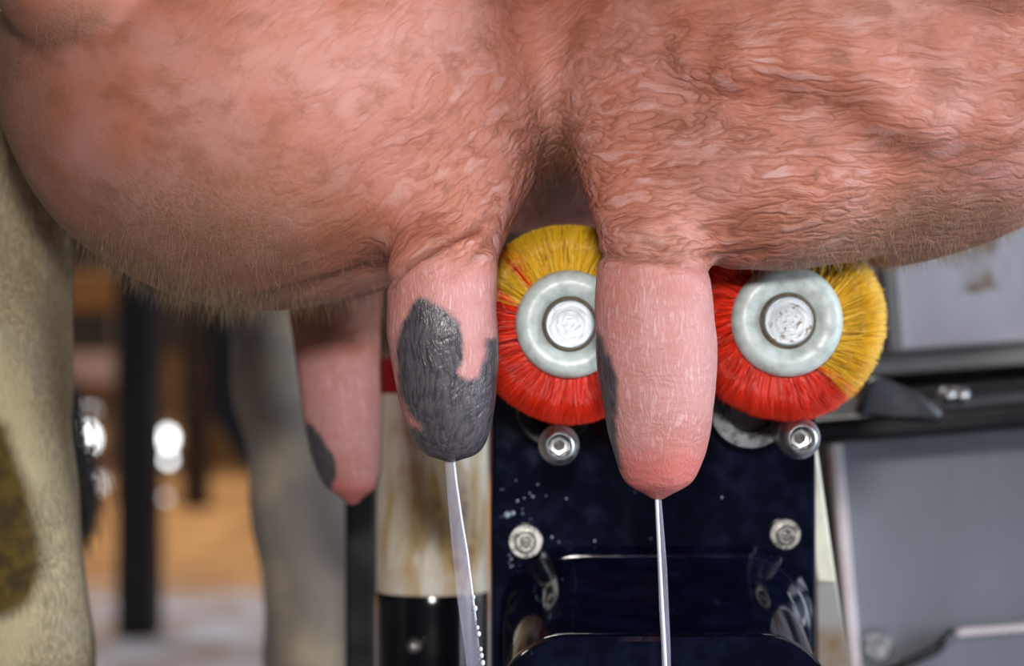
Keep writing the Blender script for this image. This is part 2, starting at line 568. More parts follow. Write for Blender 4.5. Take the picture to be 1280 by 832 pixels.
# ------------------------------------------------------------------ cream stall pipe with black rubber sleeve, and a black upright
pc = P(540, 500, 0.19); pr_ = S(70, 0.19)
zs = P(540, 741, 0.172).z
def mat_pipe():
    t = NT('stained_cream_pipe')
    o = t.obj()
    n = t.noise(t.mapping(o, (60, 60, 26)), 1.0, 4, 0.6, 0.5)
    n2 = t.noise(o, 260, 3, 0.5)
    c = t.mix(t.ss(n, 0.42, 0.62), lin(226, 220, 206), lin(190, 160, 110))
    c = t.mix(t.math('MULTIPLY', t.ss(n, 0.58, 0.68), t.ss(n2, 0.3, 0.6)), c, lin(140, 92, 36))
    t.set(Base_Color=c, Roughness=0.35)
    return t.m
pipe = thing('stall_pipe', (pc.x, 0.19, 0.0), 'stained cream pipe with black rubber sleeve behind the dark-spotted teat', 'pipe')
Mp = lambda z: Matrix.Translation((pc.x, 0.19, z)) @ UP
from_bm('tube', lathe_bm([(pr_, 0), (pr_, P(0, 505, .19).z - zs + .03), (pr_ * .96, P(0, 498, .19).z - zs + .032), (0, P(0, 498, .19).z - zs + .032)], 48, Mp(zs - .03)), mat_pipe(), pipe, sharp=60)
from_bm('red_cap', lathe_bm([(pr_ * .95, 0), (pr_ * .95, .012), (pr_ * .8, .016), (0, .016)], 40, Mp(P(0, 499, .19).z)), plain('dark_red_rubber', lin(170, 24, 22), 0.4), pipe, sharp=60)
from_bm('rubber_sleeve', lathe_bm([(pr_ * 1.02, -zs + .0), (pr_ * 1.02, -.004), (pr_ * 1.0, -.001), (pr_ * .98, 0), (pr_ * .9, 0)], 48, Mp(zs)), plain('black_rubber', lin(14, 15, 20), 0.16, vary=0.4, scale=120, coat=0.3), pipe, sharp=60)
bm = lathe_bm([(S(9, .17), 0), (S(9, .17), .004), (S(5, .17), .006), (0, .006)], 20, Matrix.Translation((pc.x - .005, .19 - pr_ - .0005, P(0, 806, .17).z)))
from_bm('clamp_screw', bm, M_steeldull, pipe)
a = P(431, 600, .25); b = P(471, 600, .25)
tag(from_bm('black_upright', box_bm(((a.x + b.x) / 2, .262, a.z / 2), (b.x - a.x, .024, a.z), .002), M_recess, None, sharp=22),
    'narrow black upright bar left of the cream pipe', 'upright')

# ------------------------------------------------------------------ brush housing of the milking robot
YP = 0.10
house = thing('brush_housing', P(815, 832, YP) * 1.0, 'glossy black housing with bolts carrying the two round brushes', 'housing')
a, b = P(613, 500, YP), P(1020, 832, YP)
zb = 0.40
from_bm('back_plate', box_bm(((a.x + b.x) / 2, YP + .012, (a.z + .004 + zb) / 2), (b.x - a.x, .024, a.z + .004 - zb), .0015), M_housing, house, sharp=20)

def rrect(x0, x1, ztop, r, zlow, n=14):
    pts = [(x0, zlow)]
    for i in range(n + 1):
        t = math.pi - i / n * math.pi / 2
        pts.append((x0 + r + r * math.cos(t), ztop - r + r * math.sin(t)))
    for i in range(n + 1):
        t = math.pi / 2 - i / n * math.pi / 2
        pts.append((x1 - r + r * math.cos(t), ztop - r + r * math.sin(t)))
    pts.append((x1, zlow))
    return pts
def loft_bm(rings, cap=True):
    bm = bmesh.new()
    R = [[bm.verts.new((x, y, z)) for x, z in pts] for y, pts in rings]
    for p, q in zip(R, R[1:]):
        n = len(p)
        for i in range(n):
            bm.faces.new([p[i], p[(i + 1) % n], q[(i + 1) % n], q[i]])
    if cap:
        bm.faces.new(R[0]); bm.faces.new(R[-1][::-1])
    return bm
zB, zF = P(0, 699, YP).z, P(0, 797, 0.036).z
xl, xr = -0.0035, 0.0845
rings = []
for i in range(9):                      # soft concave foot at the plate, then a slope to the front
    t = i / 8
    y = YP - t * (YP - 0.038)
    z = zB + (zF - 0.0012 - zB) * (t ** 1.15)
    fl = 0.004 * max(0, 1 - t * 5) ** 2
    rings.append((y, rrect(xl - fl + .004 * (1 - t), xr + fl - .001 * (1 - t), z + fl, 0.020, zb)))
from_bm('cover_hood', loft_bm(rings), M_housing, house, sharp=50)
rings = []
for y, off in ((.040, 0.0), (.038, .0012), (.034, .0012), (.0325, .0008), (.0318, -.0004)):
    rings.append((y, rrect(xl - off, xr + off, zF + off, 0.020, zb)))
fc = from_bm('front_cover', loft_bm(rings), M_housing, house, sharp=22)
bp = [(x, YP - .0035, z) for x, z in rrect(xl + .002, xr + .001, zB + .0012, .021, zb)]
v, f = tube_np(bp, [.0011] * len(bp), 12)
from_np('ridge_bead', v, f, M_housing, house)
from_bm('support_column', box_bm(((xl + xr) / 2, .085, zb / 2), (.06, .05, zb + .004), .004), M_housing, house, sharp=22)

def hex_socket(c, r, depth, mat, parent):
    """six-sided socket wall with a floor"""
    bm = bmesh.new()
    o_ = [bm.verts.new(c + Vector((r * math.cos(k * math.pi / 3 + .5), 0, r * math.sin(k * math.pi / 3 + .5)))) for k in range(6)]
    i_ = [bm.verts.new(c + Vector((r * .9 * math.cos(k * math.pi / 3 + .5), depth, r * .9 * math.sin(k * math.pi / 3 + .5)))) for k in range(6)]
    m_ = bm.verts.new(c + Vector((0, depth * 0.6, 0)))
    for k in range(6):
        bm.faces.new([o_[k], o_[(k + 1) % 6], i_[(k + 1) % 6], i_[k]])
        bm.faces.new([i_[k], i_[(k + 1) % 6], m_])
    return from_bm('hex_socket', bm, mat, parent, smooth=False)

for px, py, r in ((657, 676, 22), (981, 667, 20)):
    c = P(px, py, YP)
    R = S(r, YP)
    bo = from_bm('washer_bolt', lathe_bm([(R, 0), (R, .001), (R * .92, .0016), (R * .62, .0016), (R * .60, .0034), (R * .52, .0042), (R * .34, .0042), (R * .32, .001), (0, .0008)], 40, Matrix.Translation(c)), M_bolt, house, sharp=35)
    hex_socket(c + Vector((0, -.0022, 0)), R * .3, .001, M_steeldull, bo)

for px, py, r in ((699, 557, 26), (1001, 548, 27)):
    y = 0.052
    c = P(px, py, y)
    R = S(r, y)
    prof = [(R * .7, -(YP - y)), (R * .7, -.012), (R * .92, -.010), (R, -.006), (R * .98, -.003), (R * .9, .0), (R * .78, .0022), (R * .66, .0033), (R * .6, .0034), (R * .55, .0028), (R * .53, -.002), (0, -.0028)]
    pin = from_bm('socket_pin', lathe_bm(prof, 48, Matrix.Translation(c)), M_steel, house, sharp=50)
    hex_socket(c + Vector((0, -.0002, 0)), R * .5, .003, M_steeldull, pin)
for px, py, r, m in ((692, 512, 47, M_socket), (938, 508, 54, M_boss)):
    c = P(px, py, .088)
    R = S(r, .088)
    from_bm('bearing_boss', lathe_bm([(R, -.014), (R, -.001), (R * .95, .001), (R * .6, .001), (R * .55, -.002), (0, -.002)], 48, Matrix.Translation(c)), m, house, sharp=22)

# water droplets on the housing
V, F = [], []
def droplet(c, r):
    bmd = bmesh.new()
    bmesh.ops.create_icosphere(bmd, subdivisions=1, radius=1)
    bmd.verts.index_update()
    o = len(V)
    for vv in bmd.verts:
        V.append((c[0] + vv.co.x * r, c[1] + vv.co.y * r * .55, c[2] + vv.co.z * r))
    for ff in bmd.faces:
        F.append([o + w.index for w in ff.verts])
    bmd.free()
for _ in range(42):
    px = random.choice([random.gauss(655, 22), random.gauss(655, 22), random.uniform(630, 1010)])
    py = random.uniform(600, 735) if px < 700 else random.uniform(585, 690)
    if px > 618 and math.hypot(px - 657, py - 676) > 24 and math.hypot(px - 981, py - 667) > 24:
        droplet(P(px, py, YP), S(random.uniform(.8, 2.0), YP))
droplet(P(634, 643, YP), S(5, YP)); droplet(P(641, 641, YP), S(3.5, YP))
for px in (704, 716, 729, 742, 745, 757, 764, 775, 784, 790):
    droplet(P(px, 699 - 3 + max(0, (720 - px)) * .2, YP - .003), S(random.uniform(1.8, 3.2), YP))
dr = from_np('water_droplets', np.array(V), np.array(F), M_drop, house)
dr['kind'] = 'stuff'

# ------------------------------------------------------------------ the two round brushes
def brush(px, py, rf, rs, dirty, label, yellow, seed, lean):
    r = np.random.default_rng(seed)
    y0 = 0.047
    c = P(px, py, y0)
    b = thing('cleaning_brush', c, label, 'brush', 'rotating cleaning brushes on the housing')
    RF, RS, RO = S(rf, y0), S(rs, y0), S(126, .052)
    Mx = Matrix.Translation(c)
    prof = [(RF * .92, -.006), (RF * .985, -.004), (RF, -.0025), (RF * .985, -.0009), (RF * .93, .0006), (RF * .85, .0014), (RF * .74, .0016), (RF * .62, .0011), (RF * .52, .0004), (RS * 1.12, .0), (RS * 1.09, -.0015), (0, -.0015)]
    from_bm('hub_flange', lathe_bm(prof, 72, Mx), M_flange, b, sharp=70)
    from_bm('shaft_end', lathe_bm([(RS, -.04), (RS, .0012), (RS * .93, .0022), (RS * .55, .0021), (RS * .2, .0017), (0, .0019)], 56, Mx), mat_shaft('turned_shaft_face', c, .09 if dirty else .0), b, sharp=22)
    from_bm('grime_ring', lathe_bm([(RS * 1.1, -.0012), (RS * 1.08, .0003), (RS * 1.02, .0003), (RS * 1.0, -.0012)], 56, Mx, close=False), M_dirtring, b)
    from_bm('core', lathe_bm([(RF * .9, -.037), (RF * .94, -.006), (RF * .7, -.0045), (0, -.0045)], 48, Mx), M_dirtring, b, sharp=22)
    L = .088
    nt_rows = [(.0045 + .0011 * i) for i in range(8)] + [(.0135 + .003 * i) for i in range(8)]
    T, A, Y0 = [], [], []
    for row in nt_rows:
        per = 36 if row < .0135 else 16
        ntf = 64
        off = r.uniform(0, 1)
        ta = (np.arange(ntf) + off) / ntf * 2 * math.pi + r.normal(0, .02, ntf)
        a_ = np.repeat(ta, per)
        T.append(np.repeat(r.normal(0, .05, ntf), per))
        A.append(a_)
        Y0.append(np.full(len(a_), row))
    T, A, Y0 = map(np.concatenate, (T, A, Y0))
    n = len(A)
    ja = r.normal(0, .020, n)
    base_r = RF * .88
    a0 = A + ja * .6
    a1 = A + ja * 1.9 + T + lean
    ro = RO * (0.985 + .022 * np.sin(A * 5 + seed) * .3 + r.normal(0, .007, n))
    front = np.clip(1 - (Y0 - .0045) / .009, 0, 1)
    yb = Y0 + r.normal(0, .0004, n)
    yt = yb - front * r.uniform(0, .0022, n) + r.normal(0, .0007, n)
    p0 = np.stack([c.x + base_r * np.cos(a0), c.y + yb, c.z + base_r * np.sin(a0)], 1)
    p1 = np.stack([c.x + ro * np.cos(a1), c.y + yt, c.z + ro * np.sin(a1)], 1)
    lo, hi, tw = yellow
    ang = np.mod(np.degrees(A) - lo + tw * (Y0 - .0045) + r.normal(0, 1.2, n), 360)
    isy = ang < (hi - lo)
    fleck = r.uniform(size=n)
    tuft = np.floor(A / (2 * math.pi) * 64).astype(int)
    flk = np.random.default_rng(seed + 5).uniform(size=64) < (.12 if seed == 3 else 0)
    isy = isy & ~(flk[np.clip(tuft, 0, 63) % 64] & (Y0 < .009) & (np.mod(np.degrees(A), 360) > 100) & (fleck < .8))
    for nm, sel, m in (('yellow_bristles', isy, M_yellow), ('red_bristles', ~isy, M_red)):
        d = p1[sel] - p0[sel]
        ln = np.linalg.norm(d, axis=1)
        v, f = strands(p0[sel], d, ln, np.full(len(ln), .00013), np.zeros(3), 2)
        o = from_np(nm, v, f, m, b)
        tone = np.repeat(r.uniform(0, 1, len(ln)), 9).astype(np.float32)
        at = o.data.attributes.new('tone', 'FLOAT', 'POINT')
        at.data.foreach_set('value', tone)
        o['kind'] = 'stuff'
    from_bm('spindle', lathe_bm([(RS * .8, -.053), (RS * .8, -.035)], 24, Mx), M_steeldull, b)
    return b
BR = [brush(712, 405, 68, 31, False, 'red and yellow brush between the two front teats, clean shiny shaft end', (10, 160, 200), 3, -.05),
      brush(985, 401, 70.5, 31.5, True, 'red and yellow brush under the right udder half, grime-streaked shaft end', (-57, 84, 200), 8, .16)]
# the brackets the spindles run in
for px, py in ((712, 405), (985, 401)):
    c = P(px, py, .047)
    from_bm('spindle_arm', box_bm((c.x, .1065, c.z - .007), (.028, .013, .046), .003), M_housing, house, sharp=22)

# ------------------------------------------------------------------ the cow: one continuous body grown from a distance field
def axis_np(*segs):
    out = []
    for a_, b_, st in segs:
        out.append(np.arange(a_, b_ - 1e-9, st))
    out.append(np.array([segs[-1][1]]))
    return np.concatenate(out).astype(np.float32)

gx = axis_np((-.46, -.19, .012), (-.19, -.142, .004), (-.142, .150, .0012), (.150, .20, .005), (.20, .80, .02))
gy = axis_np((-.20, -.044, .012), (-.044, .062, .0012), (.062, .19, .0026), (.19, .70, .011))
gz = axis_np((-.012, .40, .012), (.40, .500, .004), (.500, .648, .0012), (.648, .70, .005), (.70, 1.32, .02))
X, Y, Z = gx[:, None, None], gy[None, :, None], gz[None, None, :]

def smin(a_, b_, k):
    h = np.clip(0.5 + 0.5 * (b_ - a_) / k, 0, 1)
    return b_ + (a_ - b_) * h - k * h * (1 - h)
def smax(a_, b_, k):
    return -smin(-a_, -b_, k)
def ell(c, r, x=X, y=Y, z=Z):
    qx, qy, qz = (x - c[0]) / r[0], (y - c[1]) / r[1], (z - c[2]) / r[2]
    k0 = np.sqrt(qx * qx + qy * qy + qz * qz)
    k1 = np.sqrt((qx / r[0]) ** 2 + (qy / r[1]) ** 2 + (qz / r[2]) ** 2) + 1e-9
    return k0 * (k0 - 1) / k1
def cone(p, q, ra, rb, x=X, y=Y, z=Z):
    p, q = np.array(p), np.array(q)
    d = q - p
    L2 = float(d @ d)
    t = np.clip(((x - p[0]) * d[0] + (y - p[1]) * d[1] + (z - p[2]) * d[2]) / L2, 0, 1)
    return np.sqrt((x - p[0] - t * d[0]) ** 2 + (y - p[1] - t * d[1]) ** 2 + (z - p[2] - t * d[2]) ** 2) - (ra + (rb - ra) * t)

def teat(rows, y0, x=X, y=Y, z=Z, yflat=1.0):
    """rows: (py, centre px, radius px) from top to tip; body of revolution about a slightly bent upright axis"""
    rows = np.array(rows, float)
    s = MPP * (CAM_D + y0) / CAM_D
    zz = CAM_Z + (416 - rows[:, 0]) * s
    cx = (rows[:, 1] - 640) * s
    rr = rows[:, 2] * s
    zi = np.linspace(zz[-1] - .0, zz[0], 400)
    c_ = np.interp(zi, zz[::-1], cx[::-1])
    r_ = np.interp(zi, zz[::-1], rr[::-1])
    ker = np.hanning(17); ker /= ker.sum()
    c_ = np.convolve(np.pad(c_, 8, 'edge'), ker, 'valid')
    r_ = np.convolve(np.pad(r_, 8, 'edge'), ker, 'valid')
    g_ = np.gradient(r_, zi)
    zq = z.ravel()
    C_, R_, G_ = np.interp(zq, zi, c_), np.interp(zq, zi, r_), np.interp(zq, zi, g_)
    low = zi[0] - zq
    hi = zq - zi[-1]
    sh = z.shape
    C_, R_, G_, low, hi = (k_.reshape(sh).astype(np.float32) for k_ in (C_, R_, np.clip(np.abs(G_), 0, 3), low, hi))
    d = (np.sqrt((x - C_) ** 2 + ((y - y0) / yflat) ** 2) - R_) / np.sqrt(1 + G_ * G_)
    return np.maximum(np.maximum(d, low), hi)

YT = 0.004
TEAT_L = [(295, 558, 44), (325, 555, 60), (350, 552, 66), (380, 551, 68), (420, 552.5, 69.5), (460, 556, 66), (500, 559, 61), (530, 561.5, 55), (548, 563, 48), (560, 564, 41), (567, 564, 34), (571, 564, 25), (574, 564, 14), (577, 564, 4)]
TEAT_R = [(280, 811, 48), (310, 813, 62), (335, 815, 70), (370, 817, 74), (420, 819, 76), (460, 821, 74.5), (500, 823, 71), (540, 824, 64), (570, 825, 57), (590, 824, 50), (602, 823, 43), (609, 822, 35), (613, 822, 26), (616, 822, 16), (622, 822, 11), (625, 822, 4)]
TEAT_B = [(300, 416, 66), (370, 418, 60), (430, 421, 54), (480, 424, 52), (530, 428, 49), (570, 432, 44), (597, 436, 37), (612, 439, 31), (618, 440, 20), (624, 440, 12), (631, 440, 9), (636, 440, 3)]
YB = 0.16

def field(x, y, z, parts=False):
    e = lambda px, py, yy, rx, ry, rz: ell(P(px, py, yy), (S(rx, yy), ry, S(rz, yy)), x, y, z)
    q1 = e(343, 96, .066, 342, .080, 291)
    q2 = e(1052, 60, .060, 378, .076, 278)
    # each quarter funnels down to its teat
    c1 = cone(P(585, 160, .04), P(553, 335, .010), S(105), S(63), x, y, z)
    c2 = cone(P(800, 130, .035), P(815, 300, .010), S(100), S(66), x, y, z)
    left = smin(q1, c1, .016)
    right = smin(q2, c2, .014)
    right = smin(right, e(955, 232, .024, 140, .032, 101), .016)
    # swellings along the top edge
    left = smin(left, e(112, -24, .012, 118, .026, 96), .004)
    right = smin(right, e(1225, -32, .004, 115, .028, 76), .004)
    right = smin(right, e(1290, 95, .022, 62, .030, 58), .006)
    # milk vein on the right half
    vein = [(868, 66), (930, 74), (1000, 78), (1062, 84), (1098, 104), (1112, 132), (1150, 146), (1230, 152)]
    for (a1, b1), (a2, b2) in zip(vein, vein[1:]):
        def surf(px_, py_):
            rx, rz, yc, ry = 378, 273, .060, .076
            u = max(0, 1 - ((px_ - 1052) / rx) ** 2 - ((py_ - 60) / rz) ** 2)
            return yc - ry * math.sqrt(u)
        y1, y2 = surf(a1, b1), surf(a2, b2)
        right = smin(right, cone(P(a1, b1, y1 + .0040), P(a2, b2, y2 + .0040), .0040, .0040, x, y, z), .008)
    ud = smin(left, right, .005)
    ud = smin(ud, e(690, 92, .062, 62, .034, 112), .008)
    # rear quarters and the fold that joins them
    q3 = e(440, 80, .19, 260, .085, 270)
    q4 = e(900, 60, .18, 330, .085, 222)  # hidden quarter enlarged to keep side daylight out of the gap
    rear = smin(smin(q3, q4, .02), e(690, 110, .215, 170, .05, 185), .012)
    ud = smin(ud, rear, .012)
    tl = teat(TEAT_L, YT, x, y, z)
    tr = teat(TEAT_R, YT, x, y, z)
    tb = teat(TEAT_B, YB, x, y, z)
    ud = smin(ud, tl, .006)
    ud = smin(ud, tr, .005)
    ud = smin(ud, tb, .012)
    # brushes press into the udder behind the front edge
    for px, py in ((712, 405), (985, 401)):
        cc = P(px, py, .047)
        cy = np.sqrt((x - cc.x) ** 2 + (z - cc.z) ** 2) - .0296
        cy = smax(cy, .0405 - y, .003)
        cy = np.maximum(cy, y - .130)
        ud = smax(ud, -cy, .004)
    # legs
    r1 = .052
    def edge(px_, py_, yy, r):
        p = P(px_, py_, yy)
        return (p.x - r, yy, p.z)
    yl = .150
    n1 = [edge(18, 60, yl, .058), edge(62, 200, yl, .052), edge(80, 330, yl, .050), edge(78, 460, yl, .048), edge(88, 640, yl, .047), edge(98, 832, yl, .046)]
    rad = [.058, .052, .050, .048, .047, .046]
    lg = cone((n1[0][0] - .02, .16, .80), n1[0], .10, .058, x, y, z)
    for i in range(5):
        lg = smin(lg, cone(n1[i], n1[i + 1], rad[i], rad[i + 1], x, y, z), .01)
    lg = smin(lg, cone(n1[5], (n1[5][0] - .01, yl + .01, .33), .046, .034, x, y, z), .02)
    lg = smin(lg, cone((n1[5][0] - .01, yl + .01, .33), (n1[5][0] + .012, yl, .10), .034, .030, x, y, z), .02)
    lg = smin(lg, cone((n1[5][0] + .012, yl, .10), (n1[5][0] + .035, yl - .01, .03), .034, .046, x, y, z), .015)
    # tendon ridge down the near leg
    lg = smin(lg, cone(P(-20, 440, .116), P(40, 800, .116), .012, .014, x, y, z), .03)
    yf = .42
    m1 = [P(352, 330, yf), P(372, 480, yf), P(404, 640, yf), P(420, 832, yf)]
    l2 = cone((m1[0].x - .03, .34, .78), m1[0], .08, .030, x, y, z)
    for i, (ra, rb) in enumerate(((.026, .026), (.026, .029), (.029, .029))):
        l2 = smin(l2, cone(m1[i], m1[i + 1], ra, rb, x, y, z), .01)
    l2 = smin(l2, cone(m1[3], (m1[3].x + .01, yf, .10), .029, .030, x, y, z), .01)
    l2 = smin(l2, cone((m1[3].x + .01, yf, .10), (m1[3].x + .035, yf - .01, .03), .032, .046, x, y, z), .015)
    legs = np.minimum(lg, l2)
    # belly and haunch above the picture
    bel = cone((-.12, .22, .98), (.46, .22, .98), .285, .28, x, y, z)
    body = smin(ud, bel, .03)
    body = smin(body, legs, .003)
    body = np.maximum(body, .0 - z)
    if parts:
        return ud, legs, l2, np.minimum(tl, tr), tb
    return body.astype(np.float32)

def surface_nets(D, ax):
    nx, ny, nz = D.shape
    inside = D < 0
    cnt = np.zeros((nx - 1, ny - 1, nz - 1), np.int8)
    for dx in (0, 1):
        for dy in (0, 1):
            for dz in (0, 1):
                cnt += inside[dx:nx - 1 + dx, dy:ny - 1 + dy, dz:nz - 1 + dz]
    act = (cnt > 0) & (cnt < 8)
    I, J, K = np.nonzero(act)
    idx = np.full(act.shape, -1, np.int32)
    idx[I, J, K] = np.arange(len(I))
    acc = np.zeros((len(I), 3)); w = np.zeros(len(I))
    corners = [(a_, b_, c_) for a_ in (0, 1) for b_ in (0, 1) for c_ in (0, 1)]
    for p in corners:
        for axn in range(3):
            if p[axn]:
                continue
            q = list(p); q[axn] = 1
            d0 = D[I + p[0], J + p[1], K + p[2]].astype(float)
            d1 = D[I + q[0], J + q[1], K + q[2]].astype(float)
            cr = (d0 < 0) != (d1 < 0)
            t = np.where(cr, d0 / np.where(cr, d0 - d1, 1), 0)
            pos = np.stack([ax[0][I + p[0]], ax[1][J + p[1]], ax[2][K + p[2]]], 1).astype(float)
            pq = np.stack([ax[0][I + q[0]], ax[1][J + q[1]], ax[2][K + q[2]]], 1).astype(float)
            acc += np.where(cr[:, None], pos + (pq - pos) * t[:, None], 0)
            w += cr
    V = acc / w[:, None]
    Fs = []
    for axn in range(3):
        o1, o2 = [(1, 2), (2, 0), (0, 1)][axn]
        sl0 = [slice(None)] * 3; sl1 = [slice(None)] * 3
        sl0[axn] = slice(0, -1); sl1[axn] = slice(1, None)
        for k_ in (o1, o2):
            sl0[k_] = slice(1, -1); sl1[k_] = slice(1, -1)
        a_ = inside[tuple(sl0)]; b_ = inside[tuple(sl1)]
        ch = a_ != b_
        E = np.array(np.nonzero(ch)).T
        flip = a_[ch]
        E[:, o1] += 1; E[:, o2] += 1
        def cell(d1, d2):
            c = E.copy(); c[:, o1] -= d1; c[:, o2] -= d2
            return idx[c[:, 0], c[:, 1], c[:, 2]]
        q = np.stack([cell(1, 1), cell(0, 1), cell(0, 0), cell(1, 0)], 1)
        q[~flip] = q[~flip][:, ::-1]
        Fs.append(q)
    return V, np.concatenate(Fs)

D = field(X, Y, Z)
V, F = surface_nets(D, (gx, gy, gz))
del D

def normals(V, F):
    n = np.cross(V[F[:, 2]] - V[F[:, 0]], V[F[:, 3]] - V[F[:, 1]])
    N = np.zeros_like(V)
    for k_ in range(4):
        np.add.at(N, F[:, k_], n)
    return N / (np.linalg.norm(N, axis=1, keepdims=True) + 1e-12)

# one light relaxation takes the grid steps out
def relax(V, F, it=2, lam=.5):
    E = np.concatenate([F[:, [0, 1]], F[:, [1, 2]], F[:, [2, 3]], F[:, [3, 0]]])
    deg = np.bincount(E[:, 0], minlength=len(V)) + np.bincount(E[:, 1], minlength=len(V))
    for _ in range(it):
        A_ = np.stack([np.bincount(E[:, 0], V[E[:, 1], k_], len(V)) + np.bincount(E[:, 1], V[E[:, 0], k_], len(V)) for k_ in range(3)], 1)
        V = V + lam * (A_ / np.maximum(deg, 1)[:, None] - V)
    return V
V = relax(V, F, 3)
N = normals(V, F)
vx, vy, vz = V[:, 0], V[:, 1], V[:, 2]
pud, pleg, pfar, ptf, ptb = field(vx, vy, vz, True)

# --- what the skin is like, vertex by vertex (fixed to the body)
px0 = 640 + vx / MPP; py0 = 416 - (vz - CAM_Z) / MPP         # plain x and z of the front plane, in picture units
a_leg = smooth01(pud - pleg, -.001, .003)
a_far = (a_leg > .5) * smooth01(vy, .28, .32)
a_teat = np.maximum(smooth01(.0035 - ptf, 0, .004), smooth01(.004 - ptb, 0, .004)) * (1 - a_leg)
a_teat = a_teat * np.where(vy < .07, smooth01(py0 - 20 * perlin(V * 120, 4), 316, 350), smooth01(-vz, -.545, -.54))
a_side = smooth01(px0 + 40 * perlin(V * 60, 5), 690, 745)
cen = np.exp(-((px0 - 720) / np.where(px0 < 720, 215, 340)) ** 2)
a_wr = np.clip(.22 + 1.0 * cen * smooth01(py0, -60, 220) + .25 * smooth01(px0, 700, 900), 0, 1) * (1 - a_leg) * (1 - .75 * a_teat)
a_wr *= 1 - .85 * smooth01(-px0, -430, -200)

def poly_sd(pts, x, z):
    pts = np.array(pts, float)
    d = np.full(len(x), 1e9); s = np.ones(len(x))
    n = len(pts)
    for i in range(n):
        a_, b_ = pts[i], pts[(i - 1) % n]
        e = b_ - a_; wx, wz = x - a_[0], z - a_[1]
        t = np.clip((wx * e[0] + wz * e[1]) / (e @ e), 0, 1)
        d = np.minimum(d, (wx - e[0] * t) ** 2 + (wz - e[1] * t) ** 2)
        c1, c2, c3 = z >= a_[1], z < b_[1], e[0] * wz > e[1] * wx
        fl = (c1 & c2 & c3) | (~c1 & ~c2 & ~c3)
        s = np.where(fl, -s, s)
    return -s * np.sqrt(d)            # positive inside, picture units

dark = np.full(len(V), -40.0)
sel = (vy < .05) & (px0 < 690)
pl = [(528, 373), (549, 383), (572, 397), (581, 420), (578, 447), (573, 468), (585, 477), (597, 470), (605, 447), (609, 424), (640, 415), (650, 590), (540, 600), (490, 560), (503, 527), (514, 534), (526, 534), (510, 513), (500, 488), (495, 444), (500, 412), (514, 386)]
dark[sel] = poly_sd(pl, px0[sel], py0[sel])
sel = (vy < .05) & (px0 >= 690)
pr2 = [(700, 405), (741, 409), (757, 436), (769, 461), (772, 497), (769, 525), (771, 552), (777, 586), (740, 590), (700, 560)]
dark[sel] = poly_sd(pr2, px0[sel], py0[sel])
sel = (vy > .1) & (a_leg < .5)
kb = (CAM_D + YB) / CAM_D
pb = [(330, 515), (380, 524), (394, 531), (411, 552), (423, 575), (422, 597), (410, 618), (380, 640), (330, 600)]
dark[sel] = poly_sd([((a_ - 640) * kb + 640, (b_ - 416) * kb + 416) for a_, b_ in pb], px0[sel], py0[sel])
a_dark = dark + 5 * perlin(V * 300, 8)

# dung patch and cream band on the near leg, measured on the leg's own front
kl = (CAM_D + .10) / CAM_D
lpx = 640 + (px0 - 640) / kl; lpy = 416 + (py0 - 416) / kl
nz = 9 * perlin(V * 60, 12) + 4 * perlin(V * 170, 13)
man = np.full(len(V), -90.0)
sel = (a_leg > .5) & (vy < .3)
man[sel] = poly_sd([(-62, 560), (-22, 520), (6, 536), (16, 575), (34, 620), (46, 670), (50, 715), (40, 752), (14, 768), (-34, 772), (-74, 720), (-84, 640)], lpx[sel], lpy[sel])
a_man = man + nz
crm = np.full(len(V), -90.0)
crm[sel] = np.maximum(poly_sd([(-60, 380), (-10, 400), (4, 440), (26, 500), (48, 600), (34, 612), (8, 540), (-40, 500), (-90, 470)], lpx[sel], lpy[sel]),
                      poly_sd([(-60, 790), (16, 770), (44, 750), (38, 790), (20, 850), (-30, 900)], lpx[sel], lpy[sel]))
a_crm = crm + nz
a_tip = np.where(vy < .08, np.where(px0 > 690, smooth01(py0 + 14 * perlin(V * 150, 31), 535, 590), 0), smooth01(py0 + 14 * perlin(V * 150, 31), 640, 672)) * (1 - a_leg)
a_hoof = smooth01(-vz, -.06, -.05)
# coat hair on the udder: low left edge (also painted darker for light falloff), low right edge, and the cleft
lowL_hair_shade = np.exp(-((px0 - 200) / 220) ** 2) * smooth01(-N[:, 2], .30, .80)
lowR = np.exp(-((px0 - 1160) / 200) ** 2) * smooth01(-N[:, 2], .35, .85) * smooth01(py0, 190, 270)
farL = smooth01(-px0, -130, 20) * .8
cleft = np.exp(-(((px0 - 700) / 34) ** 2 + ((py0 - 190) / 70) ** 2)) * smooth01(vy, -.01, .02)
a_hair = np.clip(np.maximum.reduce([lowL_hair_shade, lowR, farL, .9 * cleft]), 0, 1) * (1 - a_leg) * (1 - a_teat)

# --- soft lumps and folds
amp = (1 - a_leg) * (1 - .8 * a_teat)
disp = amp * (.0014 * perlin(V * np.array([26, 26, 34]), 20) + .0008 * perlin(V * 70, 21))
ang = math.radians(34)
uu = vx * math.cos(ang) + vz * math.sin(ang); ww = -vx * math.sin(ang) + vz * math.cos(ang)
wl = perlin(np.stack([uu * 60, vy * 90, ww * 210], 1), 22)
wr = perlin(np.stack([vx * 55, vy * 90, vz * 230], 1), 23)
fold = (1 - np.abs(np.where(True, wl * (1 - a_side) + wr * a_side, 0)) * 2.2)
disp += a_wr * amp * .00042 * (fold - .6)
disp += a_teat * (.0003 * perlin(V * np.array([260, 260, 60]), 24) + .0004 * perlin(V * 90, 25))
disp += a_leg * .0007 * perlin(V * 45, 26)
